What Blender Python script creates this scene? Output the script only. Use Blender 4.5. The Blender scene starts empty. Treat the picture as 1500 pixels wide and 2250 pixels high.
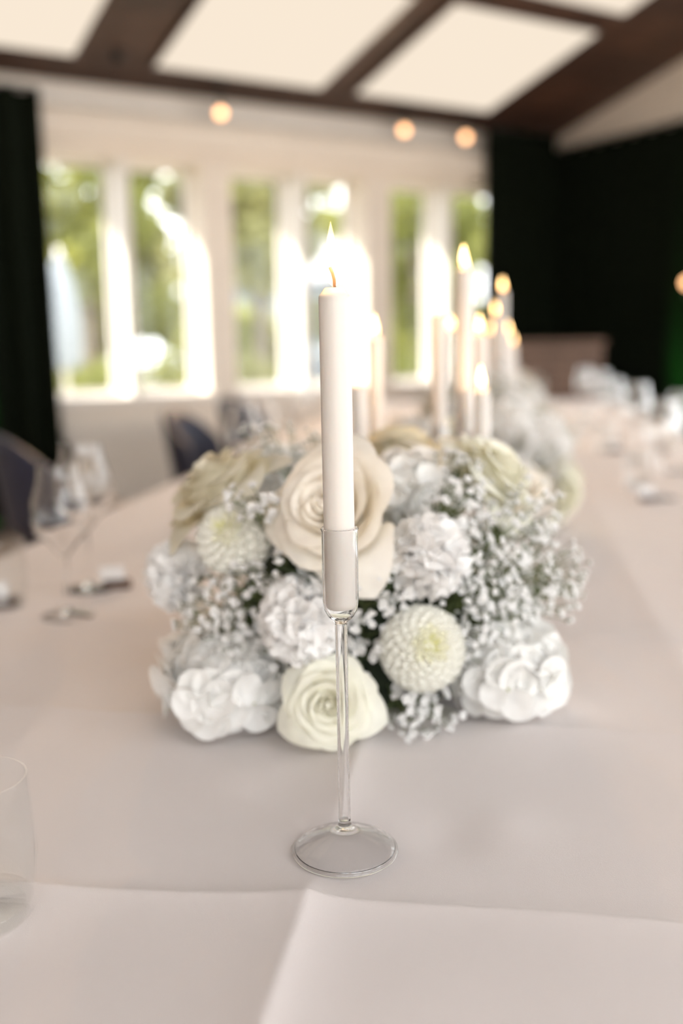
import bpy, bmesh, math, random
import numpy as np
from mathutils import Matrix, Vector

rnd = random.Random(7)
SC = bpy.context.scene
COL = SC.collection
R_ = math.radians

# ------------------------------------------------------------------ camera
CAM_H = 1.127
PITCH, ROLL, FPX = R_(9.7), R_(-1.0), 2187.5
_f = Vector((0, math.cos(PITCH), -math.sin(PITCH)))
_r0 = Vector((1, 0, 0)); _u0 = Vector((0, math.sin(PITCH), math.cos(PITCH)))
_r = _r0 * math.cos(ROLL) + _u0 * math.sin(ROLL)
_u = _u0 * math.cos(ROLL) - _r0 * math.sin(ROLL)
CAM = Vector((0, 0, CAM_H))
cd = bpy.data.cameras.new('camera')
cd.sensor_fit = 'VERTICAL'; cd.sensor_height = 36.0; cd.sensor_width = 24.0
cd.lens = 35.0; cd.clip_start = 0.02; cd.clip_end = 300
cd.dof.use_dof = True; cd.dof.focus_distance = 0.702; cd.dof.aperture_fstop = 2.25
cam = bpy.data.objects.new('camera', cd); COL.objects.link(cam)
cam.matrix_world = Matrix(((_r.x, _u.x, -_f.x, 0), (_r.y, _u.y, -_f.y, 0), (_r.z, _u.z, -_f.z, CAM_H), (0, 0, 0, 1)))
SC.camera = cam

# ------------------------------------------------------------------ wall frame (s along the window wall, q inward from it)
WROT = R_(31.6)
WV = Vector((math.cos(WROT), math.sin(WROT), 0)); NV = Vector((-math.sin(WROT), math.cos(WROT), 0))
WD = 6.442
S_GABLE, S_LEFT, Q_BACK, Q_RIDGE, EAVE = 6.1, -4.5, 11.0, 5.5, 2.75
SLOPE = math.tan(R_(14.0))

# ------------------------------------------------------------------ world, sun, exposure
SC.view_settings.view_transform = 'Standard'; SC.view_settings.look = 'None'
SC.view_settings.exposure = 0.36; SC.view_settings.gamma = 1.0
SC.view_settings.use_curve_mapping = False
SKY_COL, SKY_STR = (0.97, 0.985, 1.0), 4.3
SUN_STR = 12.0
PANEL_STR = 0.74
wd = bpy.data.worlds.new('sky'); SC.world = wd; wd.use_nodes = True
bg = wd.node_tree.nodes['Background']; bg.inputs[0].default_value = (*SKY_COL, 1); bg.inputs[1].default_value = SKY_STR
sd = bpy.data.lights.new('sun', 'SUN'); sd.energy = SUN_STR; sd.angle = R_(0.8); sd.color = (1.0, 0.93, 0.82)
sun = bpy.data.objects.new('sun', sd); COL.objects.link(sun)
_az, _el = R_(40), R_(36)
_sv = (-WV * math.sin(_az) + NV * math.cos(_az)) * math.cos(_el) + Vector((0, 0, math.sin(_el)))
sun.rotation_euler = _sv.to_track_quat('Z', 'Y').to_euler()
sun.location = _sv * 30
SC.cycles.max_bounces = 16; SC.cycles.diffuse_bounces = 4; SC.cycles.transparent_max_bounces = 24
SC.cycles.transmission_bounces = 16; SC.cycles.glossy_bounces = 4
SC.cycles.blur_glossy = 1.0; SC.cycles.sample_clamp_indirect = 10.0

# ------------------------------------------------------------------ projection helpers (real-size layout worked out from the camera above)
def ray(x, y): return _f + _r * ((x - 750) / FPX) + _u * ((1125 - y) / FPX)
def onz(x, y, z=0.75):
    d = ray(x, y); return CAM + d * ((z - CAM_H) / d.z)
def aty(x, y, Y):
    d = ray(x, y); return CAM + d * (Y / d.y)
def wf(s, q, z): return WV * s + NV * (WD - q) + Vector((0, 0, z))

# ------------------------------------------------------------------ materials
def srgb(r, g, b):
    def c(v):
        v /= 255.0
        return v / 12.92 if v <= 0.04045 else ((v + 0.055) / 1.055) ** 2.4
    return (c(r), c(g), c(b))
def mat(name, col, rough=0.6, metal=0.0, spec=0.5, noise=0.0, nscale=20.0, bump=0.0, bscale=200.0, sss=0.0, sheen=0.0, coat=0.0):
    m = bpy.data.materials.new(name); m.use_nodes = True
    nt = m.node_tree; p = nt.nodes['Principled BSDF']
    p.inputs['Base Color'].default_value = (*col, 1); p.inputs['Roughness'].default_value = rough
    p.inputs['Metallic'].default_value = metal; p.inputs['Specular IOR Level'].default_value = spec
    if coat: p.inputs['Coat Weight'].default_value = coat
    if sheen: p.inputs['Sheen Weight'].default_value = sheen
    if sss:
        p.inputs['Subsurface Weight'].default_value = sss; p.inputs['Subsurface Radius'].default_value = (1, .6, .4)
        p.inputs['Subsurface Scale'].default_value = 0.006
    tc = nt.nodes.new('ShaderNodeTexCoord')
    if noise:
        n = nt.nodes.new('ShaderNodeTexNoise'); n.inputs['Scale'].default_value = nscale; n.inputs['Detail'].default_value = 4
        nt.links.new(tc.outputs['Object'], n.inputs['Vector'])
        rp = nt.nodes.new('ShaderNodeValToRGB')
        rp.color_ramp.elements[0].position = .3; rp.color_ramp.elements[1].position = .7
        rp.color_ramp.elements[0].color = (*[c * (1 - noise) for c in col], 1)
        rp.color_ramp.elements[1].color = (*[min(1, c * (1 + noise)) for c in col], 1)
        nt.links.new(n.outputs['Fac'], rp.inputs['Fac']); nt.links.new(rp.outputs['Color'], p.inputs['Base Color'])
    if bump:
        n2 = nt.nodes.new('ShaderNodeTexNoise'); n2.inputs['Scale'].default_value = bscale; n2.inputs['Detail'].default_value = 3
        nt.links.new(tc.outputs['Object'], n2.inputs['Vector'])
        b = nt.nodes.new('ShaderNodeBump'); b.inputs['Strength'].default_value = bump; b.inputs['Distance'].default_value = 0.002
        nt.links.new(n2.outputs['Fac'], b.inputs['Height']); nt.links.new(b.outputs['Normal'], p.inputs['Normal'])
    return m
def petal_mat(name, col, trans=0.3, tcol=None, rough=0.55, fold=0.10):
    m = mat(name, col, rough, spec=0.25, noise=fold, nscale=45)
    nt = m.node_tree; p = nt.nodes['Principled BSDF']; out = nt.nodes['Material Output']
    t = nt.nodes.new('ShaderNodeBsdfTranslucent'); t.inputs['Color'].default_value = (*(tcol or col), 1)
    mx = nt.nodes.new('ShaderNodeMixShader'); mx.inputs[0].default_value = trans
    nt.links.new(p.outputs[0], mx.inputs[1]); nt.links.new(t.outputs[0], mx.inputs[2]); nt.links.new(mx.outputs[0], out.inputs[0])
    return m
def emit_mat(name, col, s):
    m = bpy.data.materials.new(name); m.use_nodes = True; nt = m.node_tree
    nt.nodes.remove(nt.nodes['Principled BSDF'])
    e = nt.nodes.new('ShaderNodeEmission'); e.inputs[0].default_value = (*col, 1); e.inputs[1].default_value = s
    nt.links.new(e.outputs[0], nt.nodes['Material Output'].inputs[0]); return m
def flame_mat(name, s):
    m = bpy.data.materials.new(name); m.use_nodes = True; nt = m.node_tree
    nt.nodes.remove(nt.nodes['Principled BSDF'])
    tc = nt.nodes.new('ShaderNodeTexCoord'); sp = nt.nodes.new('ShaderNodeSeparateXYZ'); rp = nt.nodes.new('ShaderNodeValToRGB')
    nt.links.new(tc.outputs['Generated'], sp.inputs[0]); nt.links.new(sp.outputs['Z'], rp.inputs[0])
    rp.color_ramp.elements[0].position = 0.0; rp.color_ramp.elements[0].color = (0.25, 0.10, 0.03, 1)
    rp.color_ramp.elements[1].position = 0.35; rp.color_ramp.elements[1].color = (1.0, 0.62, 0.26, 1)
    e2 = rp.color_ramp.elements.new(0.15); e2.color = (0.8, 0.38, 0.12, 1)
    e = nt.nodes.new('ShaderNodeEmission'); e.inputs[1].default_value = s
    nt.links.new(rp.outputs[0], e.inputs[0])
    t = nt.nodes.new('ShaderNodeBsdfTransparent'); a = nt.nodes.new('ShaderNodeAddShader')
    nt.links.new(e.outputs[0], a.inputs[0]); nt.links.new(t.outputs[0], a.inputs[1])
    nt.links.new(a.outputs[0], nt.nodes['Material Output'].inputs[0]); return m
def thin_glass(name, f0=0.04, tint=(0.985, 0.99, 0.99)):
    m = bpy.data.materials.new(name); m.use_nodes = True; nt = m.node_tree
    nt.nodes.remove(nt.nodes['Principled BSDF'])
    t = nt.nodes.new('ShaderNodeBsdfTransparent'); t.inputs[0].default_value = (*tint, 1)
    g = nt.nodes.new('ShaderNodeBsdfGlossy'); g.inputs['Roughness'].default_value = 0.02; g.inputs[0].default_value = (1, 1, 1, 1)
    lw = nt.nodes.new('ShaderNodeLayerWeight'); lw.inputs[0].default_value = 0.5
    pw = nt.nodes.new('ShaderNodeMath'); pw.operation = 'POWER'; pw.inputs[1].default_value = 3.5
    ma = nt.nodes.new('ShaderNodeMath'); ma.operation = 'MULTIPLY_ADD'; ma.inputs[1].default_value = 0.9 - f0; ma.inputs[2].default_value = f0
    mx = nt.nodes.new('ShaderNodeMixShader')
    nt.links.new(lw.outputs['Facing'], pw.inputs[0]); nt.links.new(pw.outputs[0], ma.inputs[0]); nt.links.new(ma.outputs[0], mx.inputs[0])
    nt.links.new(t.outputs[0], mx.inputs[1]); nt.links.new(g.outputs[0], mx.inputs[2])
    nt.links.new(mx.outputs[0], nt.nodes['Material Output'].inputs[0]); return m
def solid_glass(name, ior=1.47, c=.99):
    m = bpy.data.materials.new(name); m.use_nodes = True; nt = m.node_tree
    nt.nodes.remove(nt.nodes['Principled BSDF'])
    g = nt.nodes.new('ShaderNodeBsdfGlass'); g.inputs['Roughness'].default_value = 0.0; g.inputs['IOR'].default_value = ior
    g.inputs[0].default_value = (c, c, c, 1)
    nt.links.new(g.outputs[0], nt.nodes['Material Output'].inputs[0]); return m

M = {}
M['cloth'] = mat('white tablecloth', (0.80, 0.735, 0.712), 0.75, spec=0.25, bump=0.25, bscale=1600, sheen=0.15)
M['wax'] = mat('ivory wax', (0.68, 0.64, 0.595), 0.34, spec=0.5, sss=0.2)
M['wick'] = mat('charred wick', (0.10, 0.045, 0.03), 0.9, noise=.3, nscale=800)
M['flame'] = flame_mat('candle flame', 5.0)
M['flame_main'] = flame_mat('front candle flame', 0.9)
M['glass'] = solid_glass('clear blown glass')
M['thin'] = thin_glass('wine glass', 0.10)
M['holder'] = solid_glass('thin clear glass', 1.30, 1.0)
M['wine'] = solid_glass('wine glass crystal', 1.42, 1.0)
M['tumbler'] = thin_glass('tumbler glass', 0.035)
M['pane'] = thin_glass('window pane', 0.02)
M['rose_cream'] = petal_mat('cream rose petal', (0.93, 0.89, 0.83), 0.30, (0.93, 0.80, 0.58))
M['rose_green'] = petal_mat('green white rose petal', (0.92, 0.905, 0.81), 0.30, (0.90, 0.86, 0.64))
M['rose_ivory'] = petal_mat('ivory rose petal', (0.90, 0.87, 0.77), 0.35, (0.82, 0.75, 0.50))
M['white_petal'] = petal_mat('white petal', (0.93, 0.92, 0.90), 0.30, (0.93, 0.92, 0.88))
M['carnation'] = petal_mat('white carnation petal', (0.94, 0.925, 0.91), 0.3)
M['pompon'] = petal_mat('white pompon petal', (0.90, 0.89, 0.83), 0.2, fold=.02)
M['pompon_mid'] = petal_mat('cream pompon petal', (0.88, 0.865, 0.72), 0.2, fold=.02)
M['pompon_core'] = petal_mat('lime pompon petal', (0.80, 0.79, 0.46), 0.2, fold=.02)
M['blossom'] = petal_mat('baby breath petal', (0.94, 0.93, 0.91), 0.25)
M['blossom_eye'] = mat('baby breath eye', (0.55, 0.56, 0.30), 0.7, noise=.2)
M['stem'] = mat('green stem', (0.16, 0.20, 0.08), 0.6, noise=.25, nscale=60)
M['leaf'] = petal_mat('dark leaf', (0.030, 0.050, 0.020), 0.12, (0.06, 0.10, 0.02), 0.5, fold=.35)
M['foam'] = mat('dark green floral foam', (0.018, 0.028, 0.014), 0.95, noise=.4, nscale=90, bump=.6, bscale=300)
M['wall'] = mat('warm white wall paint', (0.86, 0.78, 0.69), 0.85, noise=.03, nscale=3)
M['frame'] = mat('white window paint', (0.84, 0.80, 0.75), 0.5, noise=.02, nscale=6)
M['wood'] = mat('dark ceiling wood', (0.060, 0.029, 0.018), 0.6, noise=.35, nscale=5)
M['wood_b'] = mat('reddish ceiling wood', (0.080, 0.038, 0.023), 0.6, noise=.35, nscale=6)
M['brown'] = mat('brown slatted wood', (0.18, 0.115, 0.085), 0.5, noise=.25, nscale=8)
M['floor'] = mat('pale oak floor', (0.52, 0.40, 0.31), 0.4, noise=.15, nscale=4)
M['floor_b'] = mat('pale oak floor darker', (0.47, 0.36, 0.28), 0.4, noise=.15, nscale=5)
M['curtain'] = mat('dark green curtain', (0.0065, 0.009, 0.0055), 0.95, spec=0.05, noise=.3, nscale=30)
M['black'] = mat('black metal', (0.02, 0.018, 0.016), 0.4, noise=.1, nscale=30)
M['navy'] = mat('navy velvet', (0.016, 0.020, 0.048), 0.5, noise=.2, nscale=40, sheen=0.1)
M['table_wood'] = mat('table wood', (0.30, 0.20, 0.13), 0.5, noise=.2, nscale=8)
M['card'] = mat('white card', (0.85, 0.84, 0.83), 0.7, noise=.02)
M['cork'] = mat('dark walnut', (0.10, 0.055, 0.035), 0.6, noise=.3, nscale=60)
M['panel'] = emit_mat('backlit ceiling diffuser', (1.0, 0.86, 0.70), PANEL_STR)
M['bulb'] = emit_mat('spotlight lens', (1.0, 0.52, 0.24), 4.6)
M['green_led'] = emit_mat('green led lens', (0.05, 1.0, 0.08), 0.12)
M['leafout'] = petal_mat('sunlit tree leaf', (0.20, 0.215, 0.065), 0.45, (0.34, 0.34, 0.085), 0.6, fold=.3)
M['leafout_b'] = petal_mat('pale tree leaf', (0.24, 0.24, 0.11), 0.45, (0.35, 0.34, 0.13), 0.6, fold=.3)
M['bark'] = mat('tree bark', (0.16, 0.12, 0.08), 0.9, noise=.4, nscale=25, bump=.6, bscale=60)
M['lawn'] = mat('lawn', (0.10, 0.102, 0.056), 0.95, noise=.3, nscale=2)
M['terrace'] = mat('terrace stone', (0.50, 0.46, 0.41), 0.9, noise=.15, nscale=4)
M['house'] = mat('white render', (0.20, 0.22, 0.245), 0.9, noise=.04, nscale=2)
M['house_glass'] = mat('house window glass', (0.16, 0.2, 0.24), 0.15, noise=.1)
M['rooftile'] = mat('grey roof tile', (0.30, 0.29, 0.29), 0.8, noise=.2, nscale=8)
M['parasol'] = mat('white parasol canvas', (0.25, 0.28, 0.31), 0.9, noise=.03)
M['radiator'] = mat('white radiator enamel', (0.80, 0.76, 0.71), 0.4, noise=.02)

# ------------------------------------------------------------------ mesh builder
class MB:
    def __init__(s): s.v = []; s.f = []; s.m = []; s.recalc = False
    def add(s, vs, fs, mi=0, T=None):
        o = len(s.v)
        s.v += [tuple(T @ Vector(p)) for p in vs] if T is not None else [tuple(p) for p in vs]
        s.f += [tuple(i + o for i in f) for f in fs]; s.m += [mi] * len(fs); return s
    def box(s, x0, x1, y0, y1, z0, z1, T=None, mi=0):
        v = [(x, y, z) for z in (z0, z1) for y in (y0, y1) for x in (x0, x1)]
        return s.add(v, [(0, 2, 3, 1), (4, 5, 7, 6), (0, 1, 5, 4), (2, 6, 7, 3), (0, 4, 6, 2), (1, 3, 7, 5)], mi, T)
    def wbox(s, s0, s1, q0, q1, z0, z1, mi=0):
        v = [wf(a, b, z) for z in (z0, z1) for b in (q1, q0) for a in (s0, s1)]
        return s.add(v, [(0, 2, 3, 1), (4, 5, 7, 6), (0, 1, 5, 4), (2, 6, 7, 3), (0, 4, 6, 2), (1, 3, 7, 5)], mi)
    def lathe(s, prof, n=24, T=None, mi=0, closed=False):
        s.recalc = True
        vs = []; fs = []; k = len(prof)
        for i in range(n):
            a = 2 * math.pi * i / n; c, sn = math.cos(a), math.sin(a)
            for r, z in prof: vs.append((r * c, r * sn, z))
        for i in range(n):
            j = (i + 1) % n
            for t in range(k if closed else k - 1):
                u = (t + 1) % k
                fs.append((i * k + t, j * k + t, j * k + u, i * k + u))
        return s.add(vs, fs, mi, T)
    def tube(s, pts, rad, n=6, T=None, mi=0, caps=True):
        pts = [Vector(p) for p in pts]; m = len(pts)
        rs = rad if isinstance(rad, (list, tuple)) else [rad] * m
        vs = []; fs = []
        for i, p in enumerate(pts):
            d = (pts[min(i + 1, m - 1)] - pts[max(i - 1, 0)])
            if d.length < 1e-9: d = Vector((0, 0, 1))
            d.normalize()
            a = d.orthogonal().normalized() if i == 0 else (pa - d * pa.dot(d)).normalized()
            pa = a; b = d.cross(a)
            for k in range(n):
                t = 2 * math.pi * k / n; vs.append(p + (a * math.cos(t) + b * math.sin(t)) * rs[i])
        for i in range(m - 1):
            for k in range(n):
                j = (k + 1) % n; fs.append((i * n + k, i * n + j, (i + 1) * n + j, (i + 1) * n + k))
        if caps: fs.append(tuple(reversed(range(n)))); fs.append(tuple((m - 1) * n + k for k in range(n)))
        return s.add(vs, fs, mi, T)
    def grid(s, fn, nu, nv, T=None, mi=0):
        vs = [fn(i / (nu - 1), j / (nv - 1)) for j in range(nv) for i in range(nu)]
        fs = [(j * nu + i, j * nu + i + 1, (j + 1) * nu + i + 1, (j + 1) * nu + i) for j in range(nv - 1) for i in range(nu - 1)]
        return s.add(vs, fs, mi, T)
    def mesh(s, name, mats, smooth=True):
        me = bpy.data.meshes.new(name); me.from_pydata(s.v, [], s.f)
        for m in (mats if isinstance(mats, (list, tuple)) else [mats]): me.materials.append(m)
        if any(s.m): me.polygons.foreach_set('material_index', s.m)
        if smooth: me.polygons.foreach_set('use_smooth', [True] * len(me.polygons))
        if s.recalc:
            b_ = bmesh.new(); b_.from_mesh(me); bmesh.ops.remove_doubles(b_, verts=b_.verts, dist=1e-7); bmesh.ops.recalc_face_normals(b_, faces=b_.faces); b_.to_mesh(me); b_.free()
        if smooth and s.recalc: me.set_sharp_from_angle(angle=R_(42))
        me.update(); return me
    def build(s, name, mats, parent=None, smooth=False, loc=None):
        return link(name, s.mesh(name, mats, smooth), parent, loc)
def link(name, data, parent=None, loc=None):
    o = bpy.data.objects.new(name, data); COL.objects.link(o)
    if parent: o.parent = parent
    if loc is not None: o.location = loc
    return o
def tag(o, label=None, cat=None, group=None, kind=None):
    if label: o['label'] = label
    if cat: o['category'] = cat
    if group: o['group'] = group
    if kind: o['kind'] = kind
    return o
def empty(name, loc=(0, 0, 0), rz=0.0):
    o = bpy.data.objects.new(name, None); COL.objects.link(o); o.location = loc; o.rotation_euler = (0, 0, rz)
    o.empty_display_size = .05; return o
def struct(o): o['kind'] = 'structure'; return o
def axis_mat(axis, roll=0.0):
    q = Vector(axis).normalized().to_track_quat('Z', 'Y')
    return (q.to_matrix() @ Matrix.Rotation(roll, 3, 'Z')).to_4x4()
def bevel(o, w=.004, n=2):
    b = o.modifiers.new('bevel', 'BEVEL'); b.width = w; b.segments = n; b.limit_method = 'ANGLE'; return o

# ================================================================== SETTING
# floor of boards running along the window wall
fl = struct(MB().wbox(S_LEFT - .3, S_GABLE + .3, -.3, Q_BACK + .3, -.12, -.004).build('floor', M['floor']))
me0 = {}
k = 0; q = 0.0
while q < Q_BACK - .01:
    b = link('floor_board', me0.setdefault(k % 2, MB().box(0, S_GABLE - S_LEFT, 0, .216, -.02, 0).mesh('floor_board', M['floor'] if k % 2 else M['floor_b'], False)), fl)
    b.location = wf(S_LEFT, q + .216, 0); b.rotation_euler = (0, 0, WROT); k += 1; q += .22

# window wall with three openings
WIN = [(1.80, 2.90), (3.12, 4.22), (4.45, 5.75)]
SILL, HEAD = 0.80, 2.32
mb = MB()
mb.wbox(S_LEFT, S_GABLE, -.30, 0, -.1, SILL - .05)
mb.wbox(S_LEFT, S_GABLE, -.30, 0, HEAD, EAVE + .08)
es = [S_LEFT] + [e for w_ in WIN for e in w_] + [S_GABLE]
for i in range(0, len(es), 2): mb.wbox(es[i], es[i + 1], -.30, 0, SILL - .05, HEAD)
struct(mb.build('wall_window', M['wall']))
for i, (a, b) in enumerate(WIN):
    mid = a + .56
    w = struct(MB().wbox(mid - .03, mid + .03, -.30, 0.0, SILL, HEAD).build('window_%d' % (i + 1), M['frame']))
    f = MB()
    for (x0, x1) in ((a, mid - .03), (mid + .03, b)):
        f.wbox(x0, x0 + .03, -.28, -.24, SILL, HEAD); f.wbox(x1 - .03, x1, -.28, -.24, SILL, HEAD)
        f.wbox(x0 + .03, x1 - .03, -.28, -.24, SILL, SILL + .03); f.wbox(x0 + .03, x1 - .03, -.28, -.24, HEAD - .03, HEAD)
    f.build('window_frame', M['frame'], w)
    for (x0, x1) in ((a, mid - .03), (mid + .03, b)):
        MB().wbox(x0 + .03, x1 - .03, -.262, -.258, SILL + .03, HEAD - .03).build('pane', M['pane'], w)
    bevel(MB().wbox(a - .04 if i else a - .02, b + .04, -.30, .045, SILL - .05, SILL).build('window_sill', M['frame'], w), .006)
# beam and blind box over the windows
struct(bevel(MB().wbox(1.2, 5.62, 0.002, .10, 2.40, 2.56).build('trim_1', M['wall']), .01))
struct(bevel(MB().wbox(1.2, 5.62, 0.002, .035, 2.60, 2.72).build('trim_2', M['frame']), .006))
struct(MB().wbox(S_LEFT, 5.4, 0.002, .018, 0.0, .09).build('baseboard_window', M['frame']))

# roof overhang outside
eav = struct(MB().wbox(S_LEFT - .3, S_GABLE + .3, -.75, -.30, 2.42, 2.50).build('roof_overhang', M['wood']))

# gable wall, left wall
def zc(q): return EAVE + SLOPE * min(q, 2 * Q_RIDGE - q)
def gable(name, s0, s1):
    mb = MB(); pr = [(-.3, -.1), (Q_BACK + .3, -.1), (Q_BACK + .3, EAVE + .05), (Q_RIDGE, zc(Q_RIDGE) + .12), (-.3, EAVE + .05)]
    vs = [wf(s_, q_, z_) for s_ in (s0, s1) for (q_, z_) in pr]
    n = len(pr); fs = [tuple(range(n)), tuple(range(2 * n - 1, n - 1, -1))] + [(i, i + n, (i + 1) % n + n, (i + 1) % n) for i in range(n)]
    return struct(mb.add(vs, fs).build(name, M['wall']))
GW = [(2.3, 4.3), (4.5, 6.5), (6.7, 8.6), (8.8, 10.7)]  # unseen gable windows, added so more daylight reaches the room from the right
mb = MB(); n_ = [(-.3, EAVE + .05), (-.3, 2.5), (Q_BACK + .3, 2.5), (Q_BACK + .3, EAVE + .05), (Q_RIDGE, zc(Q_RIDGE) + .12)]
vs = [wf(s_, q_, z_) for s_ in (S_GABLE, S_GABLE + .3) for (q_, z_) in n_]
mb.add(vs, [tuple(range(5)), tuple(range(9, 4, -1))] + [(i, i + 5, (i + 1) % 5 + 5, (i + 1) % 5) for i in range(5)])
mb.wbox(S_GABLE, S_GABLE + .3, -.3, Q_BACK + .3, -.1, .08)
es = [-.3] + [e for w_ in GW for e in w_] + [Q_BACK + .3]
for i in range(0, len(es), 2): mb.wbox(S_GABLE, S_GABLE + .3, es[i], es[i + 1], .08, 2.5)
struct(mb.build('wall_gable', M['wall']))
for i, (a, b) in enumerate(GW):
    mid = (a + b) / 2; x0, x1 = S_GABLE + .08, S_GABLE + .15
    w = struct(MB().wbox(x0, x1, mid - .03, mid + .03, .08, 2.5).build('window_%d' % (i + 8), M['frame']))
    f = MB()
    f.wbox(x0, x1, a, a + .05, .08, 2.5); f.wbox(x0, x1, b - .05, b, .08, 2.5); f.wbox(x0, x1, a + .05, b - .05, .08, .14); f.wbox(x0, x1, a + .05, b - .05, 2.44, 2.5)
    f.build('window_frame', M['frame'], w)
    for (c, d_) in ((a + .05, mid - .03), (mid + .03, b - .05)): MB().wbox(x0 + .033, x0 + .037, c, d_, .14, 2.44).build('pane', M['pane'], w)
gable('wall_left', S_LEFT - .3, S_LEFT)

# unseen back wall behind the camera, its large windows invented to bring in daylight
mb = MB()
mb.wbox(S_LEFT, S_GABLE, Q_BACK, Q_BACK + .3, 2.50, EAVE + .08); mb.wbox(S_LEFT, S_GABLE, Q_BACK, Q_BACK + .3, -.1, .08)
BW = [(-4.2, -1.9), (-1.6, .7), (1.0, 3.3), (3.6, 5.9)]
es = [S_LEFT] + [e for w_ in BW for e in w_] + [S_GABLE]
for i in range(0, len(es), 2): mb.wbox(es[i], es[i + 1], Q_BACK, Q_BACK + .3, .08, 2.50)
struct(mb.build('wall_back', M['wall']))
for i, (a, b) in enumerate(BW):
    mid = (a + b) / 2
    w = struct(MB().wbox(mid - .03, mid + .03, Q_BACK + .05, Q_BACK + .12, .08, 2.5).build('window_%d' % (i + 4), M['frame']))
    f = MB()
    f.wbox(a, a + .05, Q_BACK + .05, Q_BACK + .12, .08, 2.5); f.wbox(b - .05, b, Q_BACK + .05, Q_BACK + .12, .08, 2.5)
    f.wbox(a, b, Q_BACK + .05, Q_BACK + .12, .08, .14); f.wbox(a, b, Q_BACK + .05, Q_BACK + .12, 2.44, 2.5)
    f.build('window_frame', M['frame'], w)
    for (x0, x1) in ((a + .05, mid - .03), (mid + .03, b - .05)):
        MB().wbox(x0, x1, Q_BACK + .083, Q_BACK + .087, .14, 2.44).build('pane', M['pane'], w)

# pitched ceiling: closed backing slab on the slope in view, unseen skylights added behind the camera for more daylight
cols = [(.78, 1.96), (2.46, 3.64), (3.92, 5.10), (-.70, .48), (-2.18, -1.0), (-3.66, -2.48)]
rows = [(.34, 1.45), (1.66, 2.77), (2.98, 4.09)]
def roof_slab(mb, sa, sb, qa, qb, lo=.03, hi=.15):
    zz = lambda q_: EAVE + SLOPE * (q_ if qb <= Q_RIDGE else 2 * Q_RIDGE - q_)
    vs = [wf(s_, q_, zz(q_) + dz) for dz in (lo, hi) for q_ in (qa, qb) for s_ in (sa, sb)]
    mb.add(vs, [(0, 1, 3, 2), (4, 6, 7, 5), (0, 4, 5, 1), (2, 3, 7, 6), (0, 2, 6, 4), (1, 5, 7, 3)])
mb = MB()
SA, SB = S_LEFT - .3, S_GABLE + .3
roof_slab(mb, SA, SB, -.75, Q_RIDGE)
rq = sorted((2 * Q_RIDGE - d_, 2 * Q_RIDGE - c) for c, d_ in rows[:2]); rc = sorted(cols)
eq = [Q_RIDGE] + [e for p_ in rq for e in p_] + [Q_BACK + .4]
for i in range(0, len(eq), 2): roof_slab(mb, SA, SB, eq[i], eq[i + 1] + .0001)
ec = [SA] + [e for p_ in rc for e in p_] + [SB]
for (qa, qb) in rq:
    for i in range(0, len(ec), 2): roof_slab(mb, ec[i], ec[i + 1], qa, qb)
ceil = struct(mb.build('ceiling', M['wood']))
for (qa, qb) in rq:
    for (ca, cb) in rc:
        pb = MB(); roof_slab(pb, ca, cb, qa, qb, .08, .085); pb.build('added_skylight_pane', M['pane'], ceil)
ang = math.atan(SLOPE)
bm = [MB().box(0, S_GABLE - S_LEFT - .004, -.132, 0, 0, .024).mesh('ceiling_board', m_, False) for m_ in (M['wood'], M['wood_b'])]
k = 0; d = 0.0
while d < Q_RIDGE / math.cos(ang) - .15:
    o = link('ceiling_board', bm[(k * 7 // 3) % 2], ceil)
    qq = d * math.cos(ang)
    o.matrix_world = Matrix.Translation(wf(S_LEFT + .002, qq, EAVE + SLOPE * qq)) @ Matrix.Rotation(WROT, 4, 'Z') @ Matrix.Rotation(-ang, 4, 'X')
    d += .145; k += 1

# ------------------------------------------------------------------ luminous ceiling panels
def panel(s0, s1, q0, q1, label, side=1):
    qm = (q0 + q1) / 2
    e = empty('ceiling_light_panel'); tag(e, label, 'light panel', 'backlit panels set in the pitched ceiling')
    T = Matrix.Translation(wf((s0 + s1) / 2, qm, zc(qm) - .002)) @ Matrix.Rotation(WROT, 4, 'Z') @ Matrix.Rotation(-ang * side, 4, 'X')
    e.matrix_world = T
    hx, hy = (s1 - s0) / 2, (q1 - q0) / 2 / math.cos(ang)
    f = MB(); t = .018
    f.box(-hx - t, -hx, -hy - t, hy + t, -.03, 0); f.box(hx, hx + t, -hy - t, hy + t, -.03, 0)
    f.box(-hx, hx, -hy - t, -hy, -.03, 0); f.box(-hx, hx, hy, hy + t, -.03, 0)
    f.build('frame', M['wood'], e)
    MB().box(-hx, hx, -hy, hy, -.024, -.004).build('diffuser', M['panel'], e)
names = {(0, 0): 'backlit ceiling panel in the top left corner above the dark curtain',
         (1, 0): 'largest backlit ceiling panel at the top edge, left of centre',
         (2, 0): 'backlit ceiling panel wholly in view above the two right spotlights',
         (2, 1): 'backlit ceiling panel cut by the top edge at the right'}
for ci, (a, b) in enumerate(cols):
    for ri, (c, d_) in enumerate(rows):
        panel(a, b, c, d_, names.get((ci, ri), 'backlit ceiling panel outside the picture'))

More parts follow.
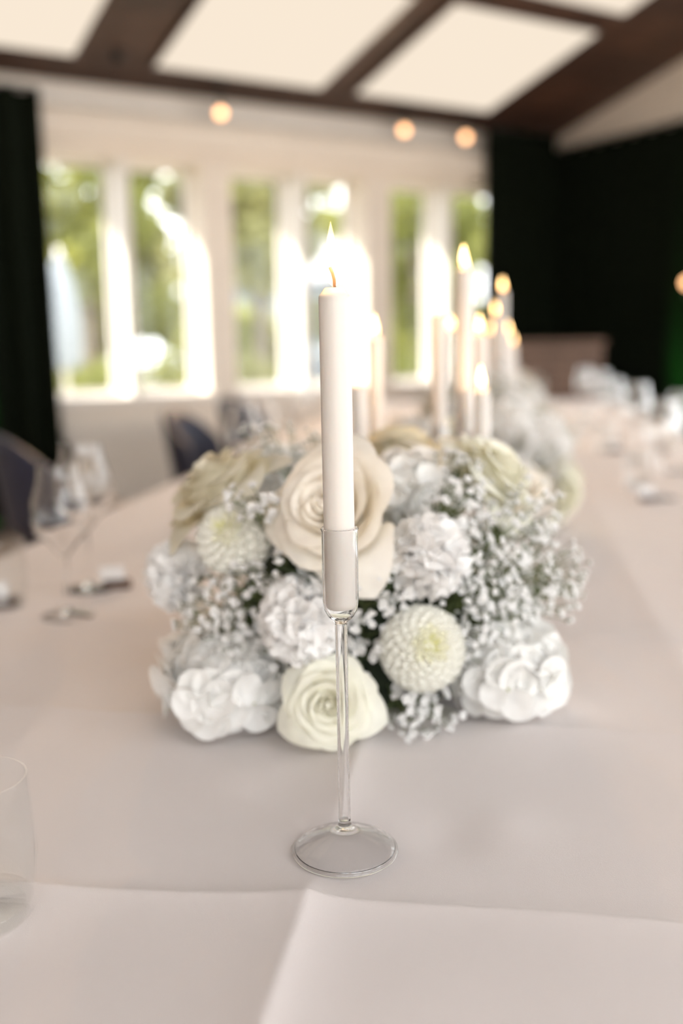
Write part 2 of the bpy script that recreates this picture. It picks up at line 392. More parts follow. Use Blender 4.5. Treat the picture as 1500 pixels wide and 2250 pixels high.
# ------------------------------------------------------------------ spotlights under the eave
def spotlight(px, py, q, label, lit=True, aim=None):
    d = ray(px, py); kk = (WD - q) / d.dot(NV); P = CAM + d * kk
    s = P.dot(WV); ztop = zc(q)
    e = empty('ceiling_spotlight', (P.x, P.y, ztop)); tag(e, label, 'spotlight', 'ceiling spotlights along the window wall')
    dz = P.z - ztop
    MB().lathe([(0, -.02), (.038, -.02), (.04, 0.01), (0, .01)], 20).build('mount', M['black'], e, True)
    MB().tube([(0, 0, -.01), (0, 0, dz + .03)], .009, 8).build('stem', M['black'], e, True)
    ax = ((CAM + Vector((0, 0, -.6))) - P).normalized() if lit else Vector((.3, .2, -1)).normalized()
    T = Matrix.Translation((0, 0, dz)) @ axis_mat(ax)
    MB().lathe([(0, -.09), (.03, -.09), (.036, -.08), (.036, 0.012), (.031, .012), (.031, -.004), (0, -.004)], 20, T).build('housing', M['black'], e, True)
    MB().lathe([(0, .006), (.012, .005), (.024, .001), (.030, -.003), (0, -.0035)], 20, T).build('lens', M['bulb'] if lit else M['black'], e, True)
    if lit:
        l = bpy.data.lights.new('spot_beam', 'SPOT'); l.energy = 110; l.color = (1, .66, .38); l.spot_size = R_(75); l.spot_blend = .8; l.shadow_soft_size = .03
        lo = bpy.data.objects.new('beam', l); COL.objects.link(lo); lo.parent = e; lo.matrix_parent_inverse = Matrix.Identity(4)
        lo.location = Vector((0, 0, dz)) + ax * .02; lo.rotation_euler = ax.to_track_quat('-Z', 'Y').to_euler()
spotlight(485, 248, .20, 'glowing spotlight hanging left, in front of the wide window beam')
spotlight(888, 286, .20, 'middle one of the three glowing spotlights under the ceiling')
spotlight(1023, 302, .20, 'glowing spotlight nearest to the dark right curtain')
spotlight(262, 128, .40, 'unlit black spotlight between the two left ceiling panels', False)

# ------------------------------------------------------------------ curtains
def curtain(pts, z0, z1, amp, wl, name, label, seed):
    rr = random.Random(seed)
    pts = [Vector(p) for p in pts]; mb = MB(); L = (pts[1] - pts[0]).length; dirv = (pts[1] - pts[0]).normalized(); nrm = Vector((-dirv.y, dirv.x, 0))
    n = int(L / wl * 10); prof = []
    ph = [rr.uniform(0, 6.28) for _ in range(3)]
    for i in range(n + 1):
        t = i / n * L
        a = amp * math.sin(2 * math.pi * t / wl + .8 * math.sin(t * 3 + ph[0])) + amp * .3 * math.sin(4 * math.pi * t / wl + ph[1])
        prof.append((t, a))
    zs = [z0, z0 + .3, (z0 + z1) / 2, z1 - .25, z1]
    P = lambda j, i, off: pts[0] + dirv * prof[i][0] + nrm * (prof[i][1] * (1.0 if j < 3 else .75) + off) + Vector((0, 0, zs[j]))
    for off in (0, .004):
        vs = [P(j, i, off) for j in range(5) for i in range(n + 1)]
        fs = [(j * (n + 1) + i, j * (n + 1) + i + 1, (j + 1) * (n + 1) + i + 1, (j + 1) * (n + 1) + i) for j in range(4) for i in range(n)]
        mb.add(vs, fs)
    o = empty(name, (0, 0, 0)); tag(o, label, 'curtain')
    mb.build('drape', M['curtain'], o, True)
    MB().tube([pts[0] + Vector((0, 0, z1 + .012)), pts[1] + Vector((0, 0, z1 + .012))], .012, 8).build('curtain_rail', M['black'], o, True)
    return o
curtain([wf(-.9, .17, 0), wf(1.79, .17, 0)], .01, 2.63, .05, .17, 'curtain', 'dark green floor-length curtain left of the windows', 3)
curtain([wf(5.23, .17, 0), wf(5.95, .17, 0)], .01, 2.73, .05, .15, 'curtain', 'dark curtain gathered at the right end of the windows', 5)
curtain([wf(6.01, .03, 0), wf(6.00, 1.95, 0)], .01, 2.62, .05, .17, 'curtain', 'long dark green curtain across the right gable wall', 8)

# green uplights on the floor against the curtains
def uplight(P, label, aim, power):
    e = empty('uplight', P); tag(e, label, 'uplight', 'green floor uplights')
    MB().box(-.07, .07, -.07, .07, 0, .10).build('housing', M['black'], e); 
    MB().lathe([(0, .106), (.04, .106), (.05, .10), (0, .099)], 18).build('lens', M['green_led'], e, True)
    l = bpy.data.lights.new('uplight_beam', 'SPOT'); l.energy = power; l.color = (.12, 1, .12); l.spot_size = R_(24); l.spot_blend = .9; l.shadow_soft_size = .03
    lo = bpy.data.objects.new('beam', l); COL.objects.link(lo); lo.parent = e; lo.location = (0, 0, .12)
    lo.rotation_euler = Vector(aim).to_track_quat('-Z', 'Y').to_euler()
d = ray(1462, 900); kk = (5.80 - CAM.dot(WV)) / d.dot(WV); Pg = CAM + d * kk
uplight((Pg.x, Pg.y, 0), 'green floor uplight against the right gable curtain', WV * .28 + Vector((0, 0, 1)), 260)
d = ray(-40, 900); kk = (WD - .38) / d.dot(NV); Pg = CAM + d * kk
uplight((Pg.x, Pg.y, 0), 'green floor uplight against the left window curtain', NV * .36 + Vector((0, 0, 1)), 240)

# brass wall sconce at the right picture edge
d = ray(1508, 625); kk = (5.90 - CAM.dot(WV)) / d.dot(WV); Ps = CAM + d * kk
e = empty('wall_sconce', Ps); tag(e, 'small glowing orange lamp at the right picture edge', 'lamp')
MB().lathe([(0, -.02), (.02, -.015), (.03, .01), (.02, .035), (0, .045)], 16).build('bulb', M['bulb'], e, True)
MB().tube([(0, 0, -.02), (0, 0, -.06), WV * .03 + Vector((0, 0, -.09)), WV * .06 + Vector((0, 0, -.09))], .008, 8).build('arm', M['black'], e, True)

# slatted wooden sideboard in the corner
Pb = aty(1222, 760, 7.35); e = empty('sideboard', (Pb.x, Pb.y, 0), R_(-9)); tag(e, 'brown slatted wooden sideboard in the dark corner behind the table', 'sideboard')
MB().box(-.31, .31, -.2, .2, .04, 1.08).build('body', M['cork'], e)
for i in range(15): bevel(MB().box(-.31, .31, -.222, -.2, .06 + i * .068, .11 + i * .068).build('slat', M['brown'], e), .004)
bevel(MB().box(-.33, .33, -.235, .21, 1.08, 1.11).build('top', M['brown'], e), .005)
for sx in (-1, 1):
    for sy in (-1, 1): MB().box(sx * .28 - .025, sx * .28 + .025, sy * .17 - .025, sy * .17 + .025, 0, .04).build('foot', M['cork'], e)

# radiator under the left window
e = empty('radiator', wf(2.33, .10, .12), WROT); tag(e, 'white ribbed radiator under the left window', 'radiator')
MB().box(-.5, .5, -.01, .03, 0, .5).build('body', M['radiator'], e)
rib = MB().box(-.011, .011, -.03, -.01, .02, .48).mesh('rib', M['radiator'], False)
for i in range(28): link('rib', rib, e, (-.475 + i * .0352, 0, 0))
for sx in (-.4, .4): MB().box(sx - .02, sx + .02, -.02, .08, -.12, .01).build('bracket', M['radiator'], e)

# ================================================================== TABLE AND CLOTH
TROT = R_(-9.4)
BASE = onz(758, 1868); BASE.z = 0.75
TX = Vector((math.cos(TROT), math.sin(TROT), 0)); TY = Vector((-math.sin(TROT), math.cos(TROT), 0))
def tl(x, y, z=0.0): return BASE + TX * x + TY * y + Vector((0, 0, z))
Y0, Y1, XH = -.46, 5.75, .80
tb = empty('banquet_table', (BASE.x, BASE.y, 0), TROT); tag(tb, 'long banquet table hidden beneath the white cloth', 'table')
MB().box(-XH + .008, XH - .008, Y0 + .008, Y1 - .008, .705, .738).build('table_top', M['table_wood'], tb)
for x in (-.68, .68):
    for y in (-.3, 1.6, 3.6, 5.6): MB().box(x - .03, x + .03, y - .03, y + .03, 0, .705).build('leg', M['table_wood'], tb)
CX = -.0155
def crease(d, A, wl, wr):
    return A * math.exp(-abs(d) / (wl if d < 0 else wr))
bumps = [(.075, .035, .030, -.0035), (.115, .06, .03, .0028), (-.06, .16, .06, -.0028), (-.11, .12, .04, .003), (.17, -.12, .09, .002), (-.2, -.13, .08, -.002),
         (.3, .1, .1, .002), (-.3, .05, .09, .0016), (.06, -.16, .05, .0012), (.25, .55, .12, .002), (-.35, .4, .1, -.002)]
def ch(x, y):
    h = 0.0
    h += crease(x - CX, .0085, .045, .022)
    h += crease(x - CX - .335, .0022, .02, .03) + crease(x - CX + .335, .0022, .03, .02)
    h += crease(x - CX - .67, .002, .03, .03) + crease(x - CX + .67, .002, .03, .03)
    for k in range(-2, 18):
        yy = -.068 + .333 * k + .006 * math.sin(x * 9 + k) - (0.012 * x if k == 0 else 0)
        if abs(y - yy) < .2: h += crease(y - yy, .0045 if k % 2 == 0 else .003, .022, .008)
    for (bx, by, bw, ba) in bumps:
        dd = ((x - bx) ** 2 + (y - by) ** 2) / (bw * bw)
        if dd < 9: h += ba * math.exp(-dd)
    h += .0010 * math.sin(7 * x + 3 * y) * math.sin(5 * y - 2 * x + 1)
    r2 = (x * x + y * y) / (.05 ** 2)
    w = math.exp(-r2 * r2 * .7) if r2 < 4 else 0
    return .0 + h * (1 - .80 * w)
xs = list(np.arange(-XH, -.36, .02)) + list(np.arange(-.36, -.06, .01)) + list(np.arange(-.06, .05, .004)) + list(np.arange(.05, .36, .01)) + list(np.arange(.36, XH + .001, .02))
ys = list(np.arange(Y0, -.11, .012)) + list(np.arange(-.11, -.03, .003)) + list(np.arange(-.03, .24, .008)) + list(np.arange(.24, .29, .003)) + list(np.arange(.29, 1.3, .012)) + list(np.arange(1.3, Y1 + .001, .03))
nx, ny = len(xs), len(ys)
drop = [(.012, -.006), (.016, -.03), (.022, -.12), (.03, -.24), (.034, -.30)]
def cpt(i, j):
    # i,j may run past the table by len(drop): hanging sides
    nd = len(drop)
    ox = oy = dz = 0.0; hang = False
    ii = min(max(i, 0), nx - 1); jj = min(max(j, 0), ny - 1)
    x, y = xs[ii], ys[jj]
    z = ch(x, y) - .004
    for (idx, n_, sgn_axis) in ((i, nx, 'x'), (j, ny, 'y')):
        e_ = (-idx) if idx < 0 else (idx - n_ + 1 if idx >= n_ else 0)
        if e_:
            o_, z_ = drop[e_ - 1]; sg = -1 if idx < 0 else 1
            wv = 1 + .5 * math.sin((y if sgn_axis == 'x' else x) * 13) * (e_ / nd)
            if sgn_axis == 'x': ox = sg * o_ * wv
            else: oy = sg * o_ * wv
            dz = min(dz, z_)
    return (x + ox, y + oy, z + dz)
nd = len(drop); W_ = nx + 2 * nd; H_ = ny + 2 * nd
mb = MB(); mb.v = [cpt(i - nd, j - nd) for j in range(H_) for i in range(W_)]
mb.f = [(j * W_ + i, j * W_ + i + 1, (j + 1) * W_ + i + 1, (j + 1) * W_ + i) for j in range(H_ - 1) for i in range(W_ - 1)
        if not ((i < nd or i >= nx + nd - 1) and (j < nd or j >= ny + nd - 1))]
mb.m = [0] * len(mb.f)
cl = mb.build('tablecloth', M['cloth'], None, True, BASE); cl.rotation_euler = (0, 0, TROT)
tag(cl, 'white tablecloth with pressed fold creases covering the long table', 'tablecloth')
def top_z(P):
    v = Vector((P[0], P[1], .75)) - BASE; return .75 + ch(v.dot(TX), v.dot(TY)) - .004

# ================================================================== CANDLES
def candle(P, topz, length, label, seed, hlabel, wick_px=True, seg=32, main=False, r=.0110, flame_h=.030, tilt=None):
    """P = ground point; holder is a blown glass stick, candle stands in its cup."""
    z0 = top_z(P) + .0012
    cb = topz - length                       # candle bottom
    z0 += .0008 if main else 0
    hh = cb - z0                             # cup floor height over the table
    g = 'clear glass candlesticks on the table'
    rb = .040 if main else .036
    hz = empty('candle_holder', (P[0], P[1], z0)); tag(hz, hlabel, 'candle holder', g)
    t = .0011
    # foot: hollow low cone with rolled rim
    rs = .0046
    foot = [(0, .0262), (rs, .0262), (rs, .0240), (rs + .0010, .0212), (.0085, .0190), (rb * .3, .0166), (rb * .6, .0124), (rb - .006, .0072), (rb - .0030, .0052), (rb - .0022, .0038), (rb - .0032, .0036),
            (rb - .0065, .0058), (rb * .6, .0110), (rb * .3, .0152), (.0082, .0174), (0, .0180)]
    MB().lathe(foot, seg * 2 if main else seg).build('foot', M['holder'], hz, True)
    MB().lathe([(rb - .0019 + .0017 * math.cos(a_ * .6283), .0020 + .0017 * math.sin(a_ * .6283)) for a_ in range(10)], seg * 2 if main else seg, closed=True).build('rim', M['glass'], hz, True)
    st = [(rs, .0262), (rs - .0003, hh * .5), (rs, hh - .012), (rs - .0013, hh - .0125), (rs - .0016, hh * .5), (rs - .0013, .0262)]
    MB().lathe(st, seg, closed=True).build('stem', M['glass'], hz, True)
    ro = r + .0020; ht = .058
    cup = [(0, hh - .0112), (rs, hh - .0112), (rs + .001, hh - .0095), (ro * .72, hh - .0062), (ro * .93, hh - .001), (ro, hh + .006), (ro, hh + ht - .002), (ro + .0006, hh + ht), (ro, hh + ht + .0008), (ro - t, hh + ht),
           (ro - t, hh + .006), (ro * .93 - t, hh + .0), (ro * .72 - t * .7, hh - .0048), (rs, hh - .0078), (0, hh - .0085)]
    MB().lathe(cup, seg * 2 if main else seg).build('cup', M['holder'], hz, True)
    if not main: tilt = (rnd.uniform(-.006, .006), rnd.uniform(-.006, .006))
    c = empty('candle', (P[0], P[1], cb)); tag(c, label, 'candle', 'lit ivory dinner candles')
    c.rotation_euler = (tilt[0], tilt[1], 0) if tilt else (0, 0, 0)
    L = length
    body = [(0, 0), (r * .86, 0), (r * .97, .0015), (r, .004), (r * 1.0, L - .006), (r * .98, L - .0028), (r * .86, L - .0012), (r * .70, L + .0012), (r * .60, L + .0026), (r * .52, L + .0022), (r * .30, L + .0002), (0, L - .0004)]
    MB().lathe(body, seg).build('wax_body', M['wax'], c, True)
    wk = [(0, 0, L - .001), (.0002, 0, L + .004), (.0001, 0, L + .008), (-.0010, 0, L + .0125), (-.0026, 0, L + .0165)]
    MB().tube(wk, [.0009, .0010, .0011, .0011, .0013], 8).build('wick', M['wick'], c, True)
    fm = MB(); n = 18; fz = L + .0025; H = flame_h
    pr = []
    for i in range(13):
        v = i / 12; rr = (.0058 if main else .0052) * (math.sin(math.pi * min(1, v ** .62)) ** .85) * (1 - .25 * v) if 0 < v < 1 else 0
        pr.append((max(rr, 0.00005), v * H))
    fm.lathe(pr, n)
    fm.v = [(x - .0016 * math.sin(min(1, z / H * 1.3) * math.pi / 2), y, z + fz) for x, y, z in fm.v]
    fm.build('flame', M['flame_main'] if main else M['flame'], c, True)
    l = bpy.data.lights.new('flame_light', 'POINT'); l.energy = .16; l.color = (1, .58, .25); l.shadow_soft_size = .006
    lo = bpy.data.objects.new('flame_glow', l); COL.objects.link(lo); lo.parent = c; lo.location = (-.001, 0, fz + H * .5)
    return c
candle((BASE.x, BASE.y), aty(740, 641, BASE.y).z, .2225, 'tall ivory candle in sharp focus, burning in front of the flowers', 1,
       'tall clear glass candlestick with round foot standing in front of the flowers', main=True, seg=40, flame_h=.044, tilt=(0, R_(-.15)))
CN = [  # px, py(top), Y, words
    (790, 846, 1.33, 'short ivory candle just right of the front candle, mostly hidden by it'),
    (826, 742, 1.42, 'slim ivory candle right of the front candle, before a window pillar'),
    (964, 690, 1.47, 'ivory candle before the bright right mullion'),
    (1021, 592, 1.36, 'tallest ivory candle before the right window pane'),
    (1059, 858, 1.28, 'shortest ivory candle above the right roses'),
    (1106, 640, 2.45, 'ivory candle with the highest flame against the dark curtain'),
    (1088, 692, 2.60, 'ivory candle left of the highest one by the dark curtain'),
    (1056, 736, 1.60, 'ivory candle in the second cluster, its flame at the curtain edge'),
    (1077, 733, 3.0, 'ivory candle half covered by the one at the curtain edge'),
    (1117, 734, 2.70, 'lower ivory candle at the right of the second cluster'),
    (1027, 612, 1.69, 'ivory candle hidden behind the tallest one, only its flame showing'),
    (991, 724, 2.55, 'faint ivory candle left of the tallest one'),
    (1128, 757, 3.15, 'farthest ivory candle, a small flame at the right of the row')]
for i, (x, y, Y, lab) in enumerate(CN):
    P = aty(x, y, Y)
    ln = min(.22, P.z - .75 - .09)
    candle((P.x, P.y), P.z, ln, lab, i + 2, 'glass candlestick under the ' + lab.split(',')[0], seg=20, flame_h=.030)

# ================================================================== FLOWER GEOMETRY (axis +Z)
def rose_petals(R, n, seed, mats, openness=1.0):
    rr = random.Random(seed); out = []
    for i in range(n):
        t = i / (n - 1)
        Rt = R * (.035 + .965 * t ** 1.05); Ht = R * (.98 + .10 * math.sin(t * math.pi) - .55 * t ** 1.8 * openness)
        al = 1.9 - 1.05 * t + rr.uniform(-.08, .08); phi = i * 2.39996 + rr.uniform(-.25, .25)
        rb = R * .02 + .12 * Rt; curl = (.22 + 1.1 * t ** .8) * rr.uniform(.7, 1.3) * openness; tw = rr.uniform(.05, .09); ph = rr.uniform(0, 6.28)
        tip = rr.uniform(.02, .15) * t; lean = rr.uniform(-.14, .14)
        def fn(a, b):
            u = a * 2 - 1; v = b
            wdt = (math.sin(math.pi * (.10 + .50 * v)) ** .7)
            vv = v * (1 - .22 * abs(u) ** 2.2) + (tip * v * v * (1 - abs(u)) ** 1.3 if t > .3 else 0)
            r = rb + (Rt - rb) * max(vv, 0) ** (.62 - .10 * t)
            z = Ht * max(vv, 0) ** (1.0 + .35 * t)
            k = max(0, (vv - .66) / .34)
            r += curl * R * .15 * k * k; z -= curl * R * .17 * k ** 2.6
            r += tw * R * u * (.6 + .6 * t) * v
            e = max(0, abs(u) - .5) / .5
            r += .09 * R * e * e * v * t
            z += .030 * R * math.sin(3.2 * u + ph) * v * v + lean * R * .3 * u * v * t
            an = phi + u * al * wdt
            return (r * math.cos(an), r * math.sin(an), z)
        out.append((MB().grid(fn, 15, 11), mats))
    return out
def calyx(R, L=.05):
    mb = MB().lathe([(0, -R * .28), (R * .12, -R * .26), (R * .20, -R * .12), (R * .22, 0), (R * .12, R * .06), (0, R * .08)], 10)
    mb.tube([(0, 0, -R * .25), (0, 0, -L - R * .2)], R * .06, 6)
    for k in range(5):
        a = k * 1.2566
        T = Matrix.Rotation(a, 4, 'Z')
        mb.grid(lambda u, v: ((R * .18 + R * .30 * v), (u - .5) * R * .2 * (1 - v * .9), -.02 * R + R * .22 * v - R * .35 * v * v), 3, 5, T)
    return mb
def carnation_petals(R, n, seed):
    rr = random.Random(seed); out = []
    for i in range(n):
        t = (i + .5) / n
        th = math.acos(1 - 1.15 * t); phi = i * 2.39996
        d = Vector((math.sin(th) * math.cos(phi), math.sin(th) * math.sin(phi), math.cos(th)))
        T = axis_mat(d, rr.uniform(0, 6.28)); L = R * rr.uniform(.94, 1.06); A = R * rr.uniform(.06, .10); fq = rr.uniform(4, 6.5); ph = rr.uniform(0, 6.28)
        wd_ = rr.uniform(.48, .62); bend = rr.choice((-1, 1)) * rr.uniform(.22, .5)
        def fn(a, b):
            u = a * 2 - 1; v = b
            l = L * (.15 + .85 * v) * (1 - .10 * u * u * v) * (1 + .03 * math.sin(u * 12 + ph) * v ** 3)
            x = u * R * wd_ * (.12 + .88 * v ** 1.3)
            y = A * math.sin(u * fq + ph) * v ** 2 + bend * R * v ** 2.5
            return T @ Vector((x, y, l - .30 * abs(bend) * R * v ** 3))
        out.append(MB().grid(fn, 19, 6))
    return out
def spoon(L, W, cup):
    def fn(a, b):
        u = a * 2 - 1; v = b
        w = W * (.35 + .65 * min(1, v / .6)) * (1 if v < .62 else math.sqrt(max(.03, 1 - ((v - .62) / .385) ** 2)))
        return (u * w, -cup * W * (1 - u * u) * (.5 + .5 * v) + .0, L * v - .12 * W * u * u)
    return MB().grid(fn, 5, 8)
def pompon(R, N, seed, maxth=2.15):
    rr = random.Random(seed); out = []
    for i in range(N):
        t = (i + .5) / N
        th = maxth * t ** .74; phi = i * 2.39996
        nrm = Vector((math.sin(th) * math.cos(phi), math.sin(th) * math.sin(phi), math.cos(th)))
        tan = Vector((math.cos(th) * math.cos(phi), math.cos(th) * math.sin(phi), -math.sin(th)))
        lean = .35 + .75 * min(1, th / 1.4)
        d = (nrm + tan * lean * .65 + Vector((rr.uniform(-.06, .06), rr.uniform(-.06, .06), rr.uniform(-.06, .06)))).normalized()
        # petal frame: Z along d, -Y (cup opening +Y) toward the pole
        y = (-tan - d * (-tan).dot(d)).normalized(); x = y.cross(d)
        sc = (.26 + .74 * min(1, (th / 1.15) ** .9)) * R
        ln = .50 * (.55 + .45 * min(1, th / 1.1)) * R / R
        p0 = nrm * R * (.60 + .12 * math.exp(-th * 3))
        Mx = Matrix(((x.x * sc, y.x * sc, d.x * sc, p0.x), (x.y * sc, y.y * sc, d.y * sc, p0.y), (x.z * sc, y.z * sc, d.z * sc, p0.z), (0, 0, 0, 1)))
        out.append((Mx, th))
    return out
def floret(R, seed):
    """four round overlapping petals; each petal a cupped disc twisted a little about its own axis"""
    rr = random.Random(seed); mb = MB()
    for k in range(4):
        a = k * math.pi / 2 + rr.uniform(-.12, .12); s = rr.uniform(.90, 1.08); pr = R * .50 * s; tw = .20 + rr.uniform(-.06, .06); dn = rr.uniform(.02, .20); cup = rr.uniform(.20, .42); ph = rr.uniform(0, 6.28)
        T = Matrix.Rotation(a, 4, 'Z') @ Matrix.Rotation(dn, 4, 'Y') @ Matrix.Translation((R * .54 * s, 0, 0)) @ Matrix.Rotation(tw, 4, 'X')
        vs = [(0, 0, 0)]; fs = []; nr, na = 4, 16
        for i in range(1, nr + 1):
            for j in range(na):
                t = 2 * math.pi * j / na; q = i / nr
                w = 1 - .30 * max(0, -math.cos(t)) ** 2        # narrower towards the flower centre
                wav = 1 + .03 * math.sin(3 * t + ph)
                vs.append((pr * q * math.cos(t) * 1.02, pr * q * math.sin(t) * w * 1.08 * wav, pr * (cup * q * q - .10 * q ** 4) + .03 * pr * q * q * math.sin(2 * t + ph)))
        for j in range(na): fs.append((0, 1 + j, 1 + (j + 1) % na))
        for i in range(nr - 1):
            o = 1 + i * na
            for j in range(na): fs.append((o + j, o + na + j, o + na + (j + 1) % na, o + (j + 1) % na))
        mb.add(vs, fs, 0, T)
    mb.add(*_bead(R), 1)
    mb.tube([(0, 0, 0), (0, 0, -R * .6)], R * .035, 5, mi=2)
    return mb
def _bead(R):
    b = MB(); b.lathe([(0, .0), (R * .06, R * .03), (R * .05, R * .09), (0, R * .11)], 8); return b.v, b.f
def blossom(R, seed):
    rr = random.Random(seed); mb = MB()
    for ring, (n, el, s) in enumerate(((6, .35, 1.0), (5, .9, .72), (4, 1.3, .5))):
        for k in range(n):
            a = k * 2 * math.pi / n + ring * .5 + rr.uniform(-.2, .2); e_ = el + rr.uniform(-.15, .15)
            T = Matrix.Rotation(a, 4, 'Z') @ Matrix.Rotation(-e_, 4, 'Y')
            w = R * .42 * s
            mb.add([(0, 0, 0), (R * .5 * s, -w, .05 * R), (R * .55 * s, 0, -.08 * R), (R * .5 * s, w, .05 * R), (R * s, -w * .6, .12 * R), (R * s * 1.02, w * .6, .12 * R)],
                   [(0, 1, 2), (0, 2, 3), (1, 4, 2), (2, 5, 3), (2, 4, 5)], 0, T)
    mb.lathe([(0, R * .05), (R * .16, R * .2), (0, R * .34)], 5, mi=1)
    mb.lathe([(0, -R * .55), (R * .22, -R * .4), (R * .3, -R * .05), (0, R * .05)], 5, mi=2)
    return mb
BL = [blossom(.0048 * s, i).mesh('blossom', [M['blossom'], M['blossom_eye'], M['stem']]) for i, s in enumerate((1.0, .82, .62, 1.1))]
BLM = [blossom(.0048 * s, i) for i, s in enumerate((1.0, .82, .62, 1.1))]
def sprig(base, tip, spread, n, seed):
    """branching stems; returns stem MB (world-space offsets) and blossom transforms"""
    rr = random.Random(seed); base = Vector(base); tip = Vector(tip); mb = MB(); bl = []
    ax = (tip - base); L = ax.length; ax.normalize()
    mid = base.lerp(tip, .5) + Vector((rr.uniform(-.1, .1), rr.uniform(-.1, .1), rr.uniform(-.1, .1))) * L
    mb.tube([base, mid, tip - ax * .25 * L], [.0009, .0007, .0005], 4, caps=False)
    for i in range(n):
        t = rr.uniform(.40, .85); o = mid.lerp(tip, (t - .3)) if t > .3 else mid
        v = Vector((rr.gauss(0, 1), rr.gauss(0, 1), rr.gauss(0, 1))); v = v.normalized() * rr.uniform(.3, 1) ** .5 * spread
        e = tip + v; 
        o = (base.lerp(tip, rr.uniform(.35, .8)))
        m_ = o.lerp(e, .55) + ax * .12 * (e - o).length
        mb.tube([o, m_, e], [.0005, .0004, .0003], 3, caps=False)
        d = ((e - m_).normalized() + ax * .4 + Vector((rr.uniform(-.5, .5), rr.uniform(-.5, .5), rr.uniform(-.5, .5)))).normalized()
        bl.append((Matrix.Translation(e) @ axis_mat(d, rr.uniform(0, 6)), rr.choice((0, 0, 1, 1, 2, 3))))
    return mb, bl
def leaf_mesh(L, W, seed):
    rr = random.Random(seed); bend = rr.uniform(.1, .4)
    def fn(a, b):
        u = a * 2 - 1; v = b
        w = W * math.sin(math.pi * min(1, .03 + v * .97) ** .85) ** .8
        return (u * w, abs(u) * w * .35 - bend * L * v * v, L * v)
    return MB().grid(fn, 5, 9)

def joined(parts, mats):
    mb = MB()
    for p, mi in parts: mb.add(p.v, p.f, mi)
    return mb

# ------------------------------------------------------------------ the front arrangement
C1 = aty(790, 1500, 1.10); C1.z = .75
arr = empty('flower_arrangement', (C1.x, C1.y, top_z(C1))); tag(arr, 'large low arrangement of white roses, pompons, carnations and baby breath behind the front candle', 'flowers', 'white flower arrangements down the table')
AO = Vector(arr.location)
fm = MB()
fm.lathe([(0, .006), (.125, .006), (.135, .03), (.130, .09), (.105, .145), (.06, .175), (0, .185)], 28)
fm.v = [(x * 1.08 + .004 * math.sin(z * 90 + x * 60), y * 1.05 + .004 * math.sin(y * 70 + z * 50), z) for x, y, z in fm.v]
fm.build('floral_foam', M['foam'], arr, True)
def place(o, P, axis, roll=0.0):
    o.matrix_parent_inverse = Matrix.Identity(4)
    m_ = Matrix.Translation(Vector(P) - AO) @ axis_mat(axis, roll)
    o.matrix_local = m_; return m_
def px2m(dp, Y): return dp / FPX * Y / math.cos(PITCH) * 1.0
def add_rose(px, py, Y, diam, axis, key, seed, label, n=26, op=1.0, roll=0.0):
    R = px2m(diam, Y) / 2 / 1.10
    r = calyx(R).lathe([(0, 0), (R * .16, R * .1), (R * .15, R * .5), (R * .085, R * .86), (R * .05, R * .93), (0, R * .90)], 12, mi=1).build('rose', [M['stem'], M[key]], arr, True); ax = Vector(axis).normalized()
    place(r, aty(px, py, Y) - ax * R * .45, ax, roll); r['label'] = label
    for m, mt in rose_petals(R, n, seed, M[key], op): m.build('rose_petal', mt, r, True)
def add_carnation(px, py, Y, diam, axis, seed, label, n=62):
    R = px2m(diam, Y) / 2
    r = MB().lathe([(0, -R * .75), (R * .14, -R * .7), (R * .24, -R * .35), (R * .20, -R * .2), (0, -R * .2)], 10).tube([(0, 0, -R * .7), (0, 0, -R * .7 - .05)], .002, 6).lathe([(0, -R * .25), (R * .4, -R * .2), (R * .62, R * .12), (R * .45, R * .5), (0, R * .68)], 14, mi=1).build('carnation', [M['stem'], M['carnation']], arr, True)
    ax = Vector(axis).normalized(); place(r, aty(px, py, Y) - ax * R * .25, ax); r['label'] = label
    for m in carnation_petals(R, n, seed): m.build('carnation_petal', M['carnation'], r, True)
def add_pompon(px, py, Y, diam, axis, seed, label, N, split=True, core=.20, mid=.46):
    R = px2m(diam, Y) / 2 / 1.02
    r = MB().lathe([(0, -R * .55), (R * .35, -R * .5), (R * .58, -R * .1), (R * .55, R * .25), (R * .3, R * .5), (0, R * .52)], 14).tube([(0, 0, -R * .5), (0, 0, -R - .03)], .0025, 6).build('pompon_dahlia', M['pompon_mid'], arr, True)
    ax = Vector(axis).normalized(); place(r, aty(px, py, Y) - ax * R * .2, ax, 1.0); r['label'] = label
    base = spoon(.47, .165, .8)
    mm = [base.mesh('pompon_petal', M[k_]) for k_ in ('pompon_core', 'pompon_mid', 'pompon')]
    jm = MB()
    for T, th in pompon(R, N, seed):
        k_ = 0 if th < core else (1 if th < mid else 2)
        if split:
            o = link('pompon_petal', mm[k_], r); o.matrix_local = T
        else: jm.add(base.v, base.f, k_, T)
    if not split: tag(jm.build('petals', [M['pompon_core'], M['pompon_mid'], M['pompon']], r, True), kind='stuff')
FL = {}
def floret_mesh(R, k):
    key = (round(R, 4), k)
    if key not in FL: FL[key] = floret(R, k).mesh('floret', [M['white_petal'], M['blossom_eye'], M['stem']])
    return FL[key]
